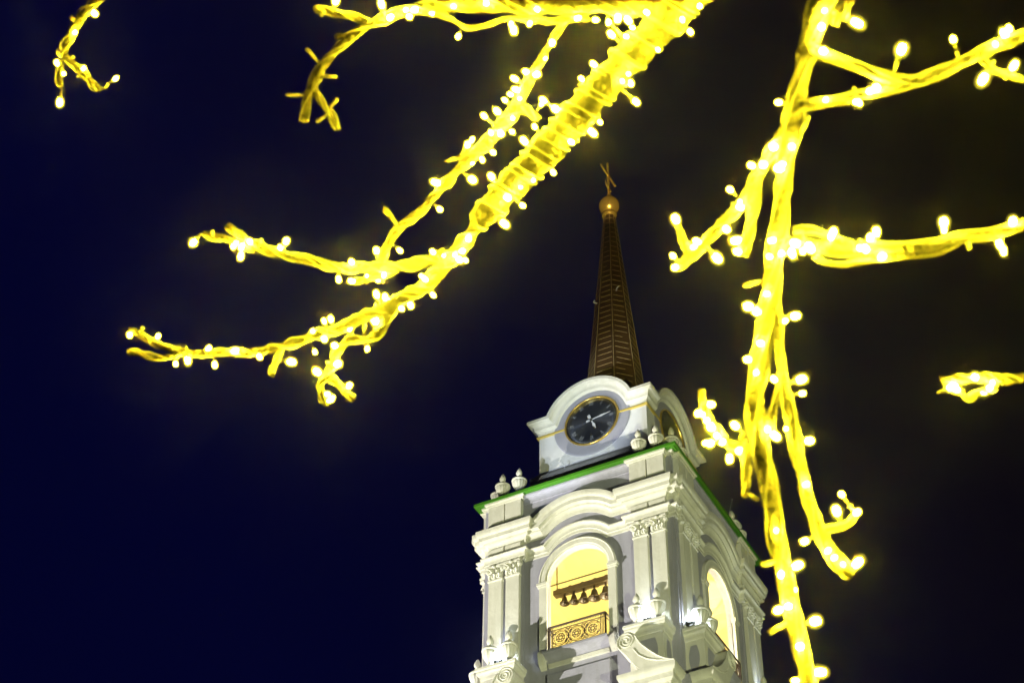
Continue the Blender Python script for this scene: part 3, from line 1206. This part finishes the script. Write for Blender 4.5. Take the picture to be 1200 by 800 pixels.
BW = (0.80, 0.90, 1.0)
PF = 'floodlights between the urns'
floodlight(0.69, -1.04, PEDZ, (0.70, -0.98, -0.9), 'glaring blue white floodlight between the two urns on the pedestal right of the front arch', PF, 95, BW)
floodlight(-0.69, -1.04, PEDZ, (-0.70, -0.95, -0.9), 'glaring blue white floodlight between the two urns on the pedestal left of the front arch', PF, 95, BW)
floodlight(0.975, -0.845, PEDZ - .005, (0.95, -0.80, -0.9), 'glaring floodlight at the near end of the right face pedestal, left of its urn', PF, 55, BW)
floodlight(0.985, -0.685, PEDZ, (0.95, -0.66, -0.9), 'white floodlight right of the urn on the right face pedestal beside the side balcony', PF, 55, BW)
floodlight(1.04, 0.69, PEDZ, (0.95, 0.70, -0.9), 'floodlight whose glow shows low on the far pilasters of the right face', PF, 250, BW)

# ------------------------------------------------------------------ tree with light strings
def at(px, py, d):
    """a point at distance d along the line of sight; px, py in the 1200x800 photograph"""
    v = DV + RV * ((px - 600) / FPX) - UV * ((py - 400) / FPX)
    return CP + v.normalized() * d


def pxm(d):
    return d / FPX          # metres per photo pixel at that distance


def catmull(P, rr, step):
    """P list of Vector, rr list radius -> resampled"""
    out, ro = [], []
    n = len(P)
    for i in range(n - 1):
        p0, p1, p2, p3 = P[max(i - 1, 0)], P[i], P[i + 1], P[min(i + 2, n - 1)]
        m = max(2, int((p2 - p1).length / step))
        for k in range(m):
            t = k / m
            out.append(0.5 * ((2 * p1) + (p2 - p0) * t + (2 * p0 - 5 * p1 + 4 * p2 - p3) * t * t + (3 * p1 - p0 - 3 * p2 + p3) * t ** 3))
            ro.append(rr[i] + (rr[i + 1] - rr[i]) * t)
    out.append(P[-1])
    ro.append(rr[-1])
    return out, ro


tree = empty('tree', (CP.x + 3.2, CP.y + 2.2, 0))
tag(tree, 'bare lit tree whose branches hang into the picture in front of the bell tower', 'tree')
TI = Matrix.Translation(-Vector((CP.x + 3.2, CP.y + 2.2, 0)))


def limb_mesh(paths, name='branch', rnd=None, bark=M_BARK):
    """paths: list of (points, radii) in metres, all of one branch"""
    mb = MB()
    for pts, rad, *ns in paths:
        n = ns[0] if ns else 10
        rnd = random.Random(len(pts) * 7 + int(rad[0] * 1e5))
        t0 = (pts[1] - pts[0]).normalized()
        a = t0.orthogonal().normalized()
        rows = []
        ph = [rnd.uniform(0, 6.28) for _ in range(4)]
        for i, p in enumerate(pts):
            t = (pts[min(i + 1, len(pts) - 1)] - pts[max(i - 1, 0)]).normalized()
            a = (a - t * a.dot(t)).normalized()
            b = t.cross(a)
            kn = 1 + 0.10 * math.sin(i * 0.9 + ph[0]) + 0.06 * math.sin(i * 2.1 + ph[1])
            if i == len(pts) - 1: kn *= 0.8
            row = []
            for j in range(n):
                an = 2 * math.pi * j / n
                q = rad[i] * kn * (1 + 0.08 * math.sin(an * 2 + ph[2] + i * .2) + rnd.uniform(-.05, .05))
                row.append(p + (a * math.cos(an) + b * math.sin(an)) * q)
            rows.append(row)
        mb.grid(rows, True, True)
    o = mb.build(name, bark, tree, True)
    o.matrix_parent_inverse = TI
    return o


# one light bulb and its holder; copied along every string
def bulb_meshes():
    b = MB()
    b.lathe([(0.0022, 0.0), (0.0042, 0.002), (0.0052, 0.007), (0.0050, 0.012), (0.0034, 0.0155), (0.0008, 0.0165)], n=8)
    h = MB()
    h.lathe([(0.0016, -0.022), (0.0024, -0.016), (0.0030, -0.006), (0.0034, 0.002), (0.0010, 0.0025)], n=8)
    c = MB()  # wider shell round the lamp, carrying its painted glow fringe
    c.lathe([(q * 1.95, 0.008 + (z - 0.008) * 1.55) for q, z in ((0.0010, -0.002), (0.0042, 0.001), (0.0056, 0.007), (0.0052, 0.012), (0.0034, 0.0160), (0.0006, 0.0175))], n=12)
    ob = c.build('bulb', M_CAP, None, True)
    oc = b.build('led', M_LED, None, True)
    oh = h.build('bulb_holder', M_HOLDER, None, True)
    return ob, oh, oc


PB, PH, PC = bulb_meshes()
PLACED = [0]


def string_light(name_label, dist, px_paths, bulbs, wires=2, pitch=52, group='strings of yellow lights wound round the branches', wr=0.0015, unlit=()):
    """px_paths: [(list of (x,y,r)), ...] centre lines of the branch pieces in photo pixels
    returns nothing; builds the branch (a part of the tree) and the string (a thing of its own)"""
    k = pxm(dist)
    paths3 = []
    seeds = random.Random(int(px_paths[0][0][0] * 13 + px_paths[0][0][1]))
    for pth in px_paths:
        off = seeds.uniform(-0.02, 0.02)
        P, rr = [], []
        for i, q in enumerate(pth):
            x, y, r_ = q[:3]
            dd = dist + (q[3] if len(q) > 3 else 0)
            P.append(at(x, y, dd))
            rr.append(r_ * k * (0.72 if dist > 3.4 else 0.66))
        pts, rad = catmull(P, rr, 7 * k)
        paths3.append((pts, rad, 14 if max(rr) > 14 * k else 9))
    limb_mesh(paths3)
    e = empty('string_light', paths3[0][0][0])
    tag(e, name_label, 'string light', group)
    ei = Matrix.Translation(-paths3[0][0][0])
    wb = MB()
    for pi, (pts, rad, _) in enumerate(paths3):
        if len(pts) < 4: continue
        for wi in range(wires):
            ph = seeds.uniform(0, 6.28)
            dirn = 1
            pt = pitch * k * seeds.uniform(0.85, 1.25)
            s_ = 0
            t0 = (pts[1] - pts[0]).normalized()
            a = t0.orthogonal().normalized()
            out = []
            sub = 4 if pt < 60 * k else 3
            for i in range(len(pts) - 1):
                t = (pts[i + 1] - pts[i])
                L = t.length
                t.normalize()
                a = (a - t * a.dot(t)).normalized()
                b = t.cross(a)
                for u in range(sub):
                    f = u / sub
                    ang = ph + dirn * 2 * math.pi * (s_ + L * f) / pt
                    rr = (rad[i] * (1 - f) + rad[i + 1] * f) * 1.04 + wr * 0.9 + 0.0014 * math.sin((s_ + L * f) * 70 + ph)
                    p = pts[i].lerp(pts[i + 1], f)
                    out.append(p + (a * math.cos(ang) + b * math.sin(ang)) * rr)
                s_ += L
            wb.tube(out, wr, 6)
    wo_ = wb.build('wire', M_WIRE, e, True)
    wo_.matrix_parent_inverse = ei
    allp = [p for pts, _, _ in paths3 for p in pts]
    allr = [r_ for _, rad, _ in paths3 for r_ in rad]
    for q in bulbs:
        x, y = q[:2]
        near = q[2] if len(q) > 2 else None
        # nearest branch point on screen
        tgt = at(x, y, dist)
        best = min(range(len(allp)), key=lambda i: (allp[i] - CP).normalized().cross((tgt - CP).normalized()).length)
        c = allp[best]
        dd = (c - CP).length
        h = at(x, y, dd)
        side = h - c
        L = side.length
        toward = (CP - c).normalized()
        if L < allr[best] * 1.2:         # in front of the branch: stands off towards the viewer's side of the bark
            hd = (side + toward * allr[best] * 1.3).normalized()
            h = at(x, y, dd - allr[best] * 1.1 - 0.006)
            dirv = (hd + Vector((seeds.uniform(-.5, .5), seeds.uniform(-.5, .5), seeds.uniform(-.5, .5)))).normalized()
        else:
            fwd = seeds.uniform(-0.25, 0.5)
            dirv = (side.normalized() + toward * fwd).normalized()
            h = at(x, y, dd - L * 0.1)
            if L > allr[best] * 1.2 + 0.024:
                base = h - dirv * 0.022
                stub = MB()
                stub.tube([c + side.normalized() * allr[best], c.lerp(base, .6) + Vector((0, 0, -0.003)), base], 0.0021, 5)
                so = stub.build('lead', M_WIRE, e, True)
                so.matrix_parent_inverse = ei
        rot = dirv.to_track_quat('Z', 'Y')
        bo = PB.copy() if PLACED[0] else PB
        ho = PH.copy() if PLACED[0] else PH
        co = PC.copy() if PLACED[0] else PC
        if PLACED[0]:
            COL.objects.link(bo)
            COL.objects.link(ho)
            COL.objects.link(co)
        PLACED[0] += 1
        bo.parent = e
        bo.rotation_mode = 'QUATERNION'
        bo.location = h - dirv * 0.008 - paths3[0][0][0]
        bo.rotation_quaternion = rot
        sc = (0.46 + 0.50 * seeds.random() ** 1.4) * (1.0 if dist > 3.4 else 0.92)
        bo.scale = (sc * seeds.uniform(.88, 1.15), sc * seeds.uniform(.88, 1.15), sc * seeds.uniform(.85, 1.2))
        ho.parent = bo
        ho.location = (0, 0, 0)
        co.parent = bo
    for (x0, y0, x1, y1) in unlit:       # short dark stubs and unlit holders
        best = min(range(len(allp)), key=lambda i: (allp[i] - CP).normalized().cross((at(x1, y1, dist) - CP).normalized()).length)
        dd = (allp[best] - CP).length
        stub = MB()
        stub.tube([at(x0, y0, dd - 0.01), at((x0 + x1) / 2, (y0 + y1) / 2, dd - 0.006), at(x1, y1, dd)], [0.0030, 0.0034, 0.0028], 6)
        so = stub.build('unlit_holder', M_WIRE, e, True)
        so.matrix_parent_inverse = ei


DA, DB, DD, DC, DE = 3.75, 2.85, 3.15, 3.95, 3.75
# thick limb A
string_light('densest string of yellow lights, wound in rings round the thick diagonal limb', DA,
             [[(556, 261, 18), (572, 247, 21), (597, 220, 23), (627, 190, 24), (652, 163, 25), (694, 115, 26), (735, 70, 27), (785, 20, 28), (840, -40, 29)]],
             [(746, 120), (740, 99), (705, 145), (694, 155), (670, 167), (810, 39), (800, 25), (772, 60), (737, 87), (730, 97), (695, 75), (680, 91), (716, 40), (740, 32), (732, 42), (736, 24), (712, 24), (742, 2), (650, 127), (636, 117), (625, 147), (614, 165), (650, 204), (625, 212), (610, 220), (614, 242), (591, 262), (595, 232), (575, 206), (757, 14), (820, 8)],
             wires=2, pitch=30, wr=0.0021)
# A2 long drooping branch to lower left
string_light('long string of yellow lights on the branch reaching lowest at far left', DA,
             [[(566, 252, 13), (548, 280, 12), (528, 303, 12), (508, 325, 11), (482, 345, 10), (440, 366, 9), (400, 383, 8), (370, 393, 7), (340, 403, 6), (300, 412, 5), (250, 413, 5), (212, 413, 5), (182, 401, 5), (165, 391, 4.5), (152, 387, 4)],
              [(212, 415, 4), (180, 419, 4.5), (165, 415, 4), (149, 413, 4)],
              [(330, 403, 5), (324, 420, 4.5), (318, 441, 4)],
              [(470, 353, 7), (456, 370, 7), (447, 387, 7), (432, 398, 6), (410, 398, 6), (398, 410, 6), (390, 425, 6.5), (381, 442, 6.5), (375, 453, 5), (384, 476, 3.5)],
              [(383, 440, 5), (392, 447, 5), (405, 460, 5), (416, 469, 4)]],
             [(542, 294), (539, 305), (547, 306), (533, 299), (506, 294), (520, 300), (492, 322), (497, 326), (509, 347), (482, 359), (471, 362), (441, 344), (451, 347), (455, 350), (440, 374), (152, 395), (186, 392), (202, 406), (206, 429), (220, 422), (245, 407), (252, 429), (275, 411), (305, 419), (342, 424), (370, 415), (366, 387), (387, 372), (391, 404), (380, 397), (371, 435), (395, 427), (397, 426), (410, 450), (391, 465), (388, 468), (430, 411), (438, 376), (412, 388), (379, 374), (549, 280), (386, 462)],
             wires=3, pitch=60, unlit=((167, 383, 164, 391), (415, 385, 408, 393), (427, 379, 427, 392)))
# A4 left branch
string_light('string of yellow lights on the forked branch pointing left, just below the spire ball', DA + 0.05,
             [[(522, 300, 10), (490, 309, 9), (460, 312, 8), (420, 313, 7.5), (388, 311, 7), (355, 304, 6.5), (330, 297, 6.5), (305, 290, 7), (285, 281, 6), (266, 263, 5.5)],
              [(300, 292, 6), (268, 281, 5), (250, 277, 4.5), (237, 273, 4)],
              [(466, 316, 5), (448, 323, 5), (430, 327, 5), (416, 330, 5)]],
             [(226, 285), (278, 284), (283, 290), (273, 290), (282, 301), (336, 281), (328, 289), (397, 329), (412, 307), (411, 329), (430, 322), (444, 329), (450, 321), (441, 292), (452, 294), (448, 300), (293, 283)],
             wires=3, pitch=70, unlit=((249, 270, 248, 277), (307, 280, 306, 287)))
# A5 thin branch beside the limb
string_light('string of yellow lights on the thin branch running just left of the thick limb', DA + 0.04,
             [[(672, 10, 5), (664, 25, 5), (648, 48, 5), (634, 68, 6), (621, 95, 7), (603, 128, 10), (585, 152, 10), (566, 172, 9), (548, 188, 9), (530, 206, 7), (500, 240, 6), (480, 257, 6), (466, 270, 7), (453, 290, 7), (445, 306, 6)],
              [(603, 128, 8), (618, 130, 7), (632, 140, 5)],
              [(548, 176, 4), (538, 184, 2.5), (521, 189, 2)],
              [(469, 266, 3), (458, 255, 2.5), (450, 243, 2)]],
             [(666, 24), (647, 52), (641, 69), (630, 87), (615, 84), (602, 92), (636, 120), (596, 110), (590, 116), (582, 130), (566, 135), (575, 155), (587, 157), (602, 156), (554, 162), (548, 168), (580, 180), (566, 189), (555, 192), (554, 211), (511, 214), (517, 247), (470, 295), (601, 139), (610, 116), (604, 105)],
             wires=2, pitch=60)
# E top horizontal
string_light('string of yellow lights on the level top branch that ends in a drooping tip', DE,
             [[(790, 12, 13), (740, 8, 13), (680, 7, 12), (620, 7, 12), (560, 6, 11), (510, 8, 10), (475, 14, 9), (452, 22, 7), (430, 30, 7), (412, 42, 7), (398, 55, 7), (384, 70, 7), (371, 88, 7), (363, 105, 7), (359, 122, 7), (357, 144, 5)],
              [(432, 26, 5), (412, 20, 5), (398, 16, 5), (382, 13, 5), (367, 9, 4)],
              [(366, 104, 5), (374, 118, 5), (384, 130, 5.5), (391, 142, 5), (397, 152, 4)],
              [(690, 22, 4), (640, 24, 4), (600, 22, 3), (575, 28, 3), (550, 32, 3), (530, 24, 3), (508, 17, 3)],
              [(405, 41, 4), (392, 44, 4)]],
             [(447, 5), (480, 20), (475, 12), (457, 21), (504, 16), (536, 45), (532, 8), (599, 31), (602, 36), (394, 0), (570, 4), (630, 12), (486, 12), (620, 30), (700, 24), (713, 30), (724, 22), (676, 22)],
             wires=3, pitch=90,
             unlit=((359, 57, 374, 74), (395, 90, 374, 90), (335, 111, 356, 112), (396, 116, 385, 127), (371, 143, 384, 134), (376, 19, 382, 12)))
# C upper left
string_light('short isolated string of yellow lights on the twig in the upper left corner', DC,
             [[(128, -18, 7), (112, 3, 7), (97, 18, 6.5), (86, 35, 6.5), (78, 52, 6.5), (74, 68, 6.5)],
              [(75, 66, 6), (88, 78, 6), (102, 92, 6), (118, 106, 5.5)],
              [(72, 70, 5), (69, 88, 4.5), (72, 103, 4)]],
             [(112, 17), (88, 40), (66, 73), (77, 86), (98, 80), (137, 91), (70, 121)], wires=2, pitch=60, unlit=((83, 20, 88, 26), (66, 60, 72, 67), (86, 66, 82, 72)))
# B main hanging branch on the right
string_light('longest string of yellow lights down the branch that hangs right of the bell tower', DB,
             [[(985, -60, 20), (970, -10, 20), (956, 20, 18), (948, 50, 17), (938, 100, 15), (929, 150, 14), (921, 196, 14), (911, 274, 13), (903, 335, 14), (896, 390, 15), (890, 430, 15), (885, 480, 14), (890, 515, 14), (900, 565, 14), (908, 615, 14), (914, 655, 13), (927, 710, 13), (942, 770, 12), (956, 825, 12)],
              [(905, 335, 8), (911, 380, 8), (915, 430, 7), (921, 465, 8), (930, 510, 9), (941, 557, 9), (953, 598, 9), (963, 626, 10), (980, 655, 11), (998, 676, 9)],
              [(913, 450, 6), (905, 480, 6), (901, 505, 6)],
              [(960, 625, 5), (976, 619, 4), (994, 612, 4), (1003, 600, 4)]],
             [(963, 32), (968, 12), (909, 120), (928, 171), (915, 192), (912, 197), (902, 282), (897, 345), (875, 359), (886, 365), (892, 402), (874, 421), (886, 437), (922, 375), (934, 370), (905, 442), (940, 444), (944, 460), (900, 504), (909, 511), (920, 502), (951, 516), (947, 566), (984, 576), (980, 597), (1006, 599), (910, 621), (940, 635), (941, 636), (935, 662), (934, 690), (910, 715), (957, 727), (938, 757), (962, 787), (929, 797), (915, 674), (968, 647), (989, 662), (1005, 659), (976, 654), (923, 710), (900, 300), (1004, 27), (905, 280)],
             wires=4, pitch=260, unlit=((892, 661, 912, 657), (901, 741, 922, 730), (948, 136, 938, 158), (872, 335, 890, 330)))
# B3 lower left cluster
string_light('small clustered string of yellow lights beside the green eave corner of the tower', DB + 0.03,
             [[(884, 530, 6), (876, 524, 6), (862, 522, 7), (848, 518, 7), (838, 505, 8), (830, 490, 8), (825, 472, 6), (820, 456, 5)],
              [(876, 520, 7), (874, 545, 8), (873, 565, 7), (874, 583, 5)],
              [(868, 515, 4), (872, 508, 3)]],
             [(836, 474), (816, 485), (827, 494), (833, 500), (822, 487), (860, 497), (841, 511), (830, 521), (824, 520), (845, 520), (855, 539), (865, 529)], wires=2, pitch=70, unlit=((888, 585, 874, 577),))
# B4 upper-left of B
string_light('string of yellow lights on the side branch falling left beside the spire top', DB + 0.04,
             [[(928, 135, 10), (916, 158, 9), (902, 184, 9), (889, 207, 9), (875, 230, 9), (860, 248, 9), (846, 264, 8), (830, 281, 8), (812, 297, 7), (792, 313, 6)],
              [(888, 210, 8), (885, 232, 9), (880, 258, 9), (876, 280, 9), (873, 299, 7)],
              [(806, 298, 5), (801, 280, 5), (794, 262, 4)]],
             [(878, 193), (853, 220), (791, 255), (815, 282), (812, 289), (786, 297), (789, 315), (841, 303), (862, 282), (862, 294), (868, 243), (894, 193), (853, 270), (866, 237), (906, 172)], wires=2, pitch=80)
# B5 upper right
string_light('string of yellow lights on the branch rising to the right edge at the top', DB - 0.02,
             [[(945, 58, 9), (970, 67, 9), (995, 76, 9), (1020, 84, 9), (1045, 91, 9), (1072, 94, 9), (1100, 84, 9), (1133, 70, 9), (1166, 57, 9), (1200, 43, 9), (1240, 25, 9)],
              [(935, 126, 8), (962, 122, 8), (987, 117, 8), (1010, 110, 8), (1035, 106, 8), (1062, 100, 7), (1090, 88, 6)],
              [(1145, 66, 5), (1160, 80, 4), (1187, 92, 4), (1215, 97, 4)],
              [(978, 30, 5), (982, 14, 5), (996, 2, 5), (1000, -12, 5)]],
             [(1057, 57), (1116, 43), (1181, 31), (1176, 38), (1165, 51), (1189, 76), (1152, 93), (1027, 103), (1022, 106), (1008, 123), (1003, 120), (968, 115), (965, 60)], wires=3, pitch=220, unlit=((995, 2, 990, 24),))
# B6 right middle
string_light('string of yellow lights on the branch reaching the right edge level with the spire ball', DB,
             [[(908, 300, 9), (932, 283, 9), (955, 288, 11), (980, 292, 11), (1005, 292, 10), (1050, 291, 9), (1090, 287, 8), (1125, 280, 8), (1165, 271, 8), (1205, 260, 8), (1240, 250, 8)],
              [(930, 272, 5), (950, 270, 5), (975, 278, 5), (1000, 287, 5)],
              [(955, 300, 4), (968, 307, 4), (988, 309, 4), (1010, 304, 4), (1050, 300, 4), (1090, 297, 4), (1125, 285, 4)]],
             [(1027, 270), (1020, 276), (1035, 300), (977, 270), (974, 276), (1106, 259), (1106, 266), (1187, 259), (1176, 295), (1172, 288), (932, 285), (949, 290), (917, 297), (928, 296), (940, 296), (1007, 290), (1015, 293)], wires=3, pitch=240, unlit=((1135, 292, 1134, 280),))
# D right edge
string_light('short string of yellow lights at the right edge, level with the clock', DD,
             [[(1104, 449, 4), (1120, 446, 6), (1142, 441, 7), (1165, 445, 8), (1190, 443, 6), (1215, 438, 6), (1245, 430, 6)],
              [(1108, 452, 5), (1128, 462, 5), (1136, 467, 5), (1150, 459, 5), (1170, 452, 5)]],
             [(1116, 453), (1120, 456), (1142, 442), (1160, 454), (1164, 450), (1155, 458)], wires=3, pitch=50)

# limbs beyond the frame that carry the visible branches, and the trunk
def off_limb(pts, rad, name='branch'):
    P, rr = catmull([Vector(p) for p in pts], rad, 0.08)
    limb_mesh([(P, rr, 12)], name)


base = Vector((CP.x + 3.2, CP.y + 2.2, 0))
crotch = base + Vector((0, 0, 2.3))
jA, jB = at(840, -40, DA), at(985, -60, DB)
hub = at(1150, -420, 3.2)
off_limb([base + Vector((0, 0, -0.05)), base + Vector((0.03, 0.02, 1.1)), crotch, crotch + Vector((-0.25, 0.1, 0.8)), hub], [0.20, 0.17, 0.15, 0.11, 0.075], 'trunk')
off_limb([hub, hub.lerp(jA, .5) + Vector((0, 0, .06)), jA], [0.06, 0.05, 29 * pxm(DA) * .8])
off_limb([hub, hub.lerp(jB, .5) + Vector((0, 0, .05)), jB], [0.05, 0.035, 20 * pxm(DB) * .8])
for (x, y, d, r_) in ((1240, 25, DB - 0.02, 9), (1240, 250, DB, 8), (1245, 430, DD, 6)):
    q = at(x, y, d)
    e = crotch + Vector((-0.25, 0.1, 0.8))
    off_limb([e, e.lerp(q, .5) + Vector((0, 0, .1)), q], [0.05, 0.03, r_ * pxm(d) * .8])
q = at(128, -18, DC)
off_limb([hub, at(700, -300, 3.8), at(300, -120, 3.9), q], [0.05, 0.03, 0.018, 7 * pxm(DC) * .8])
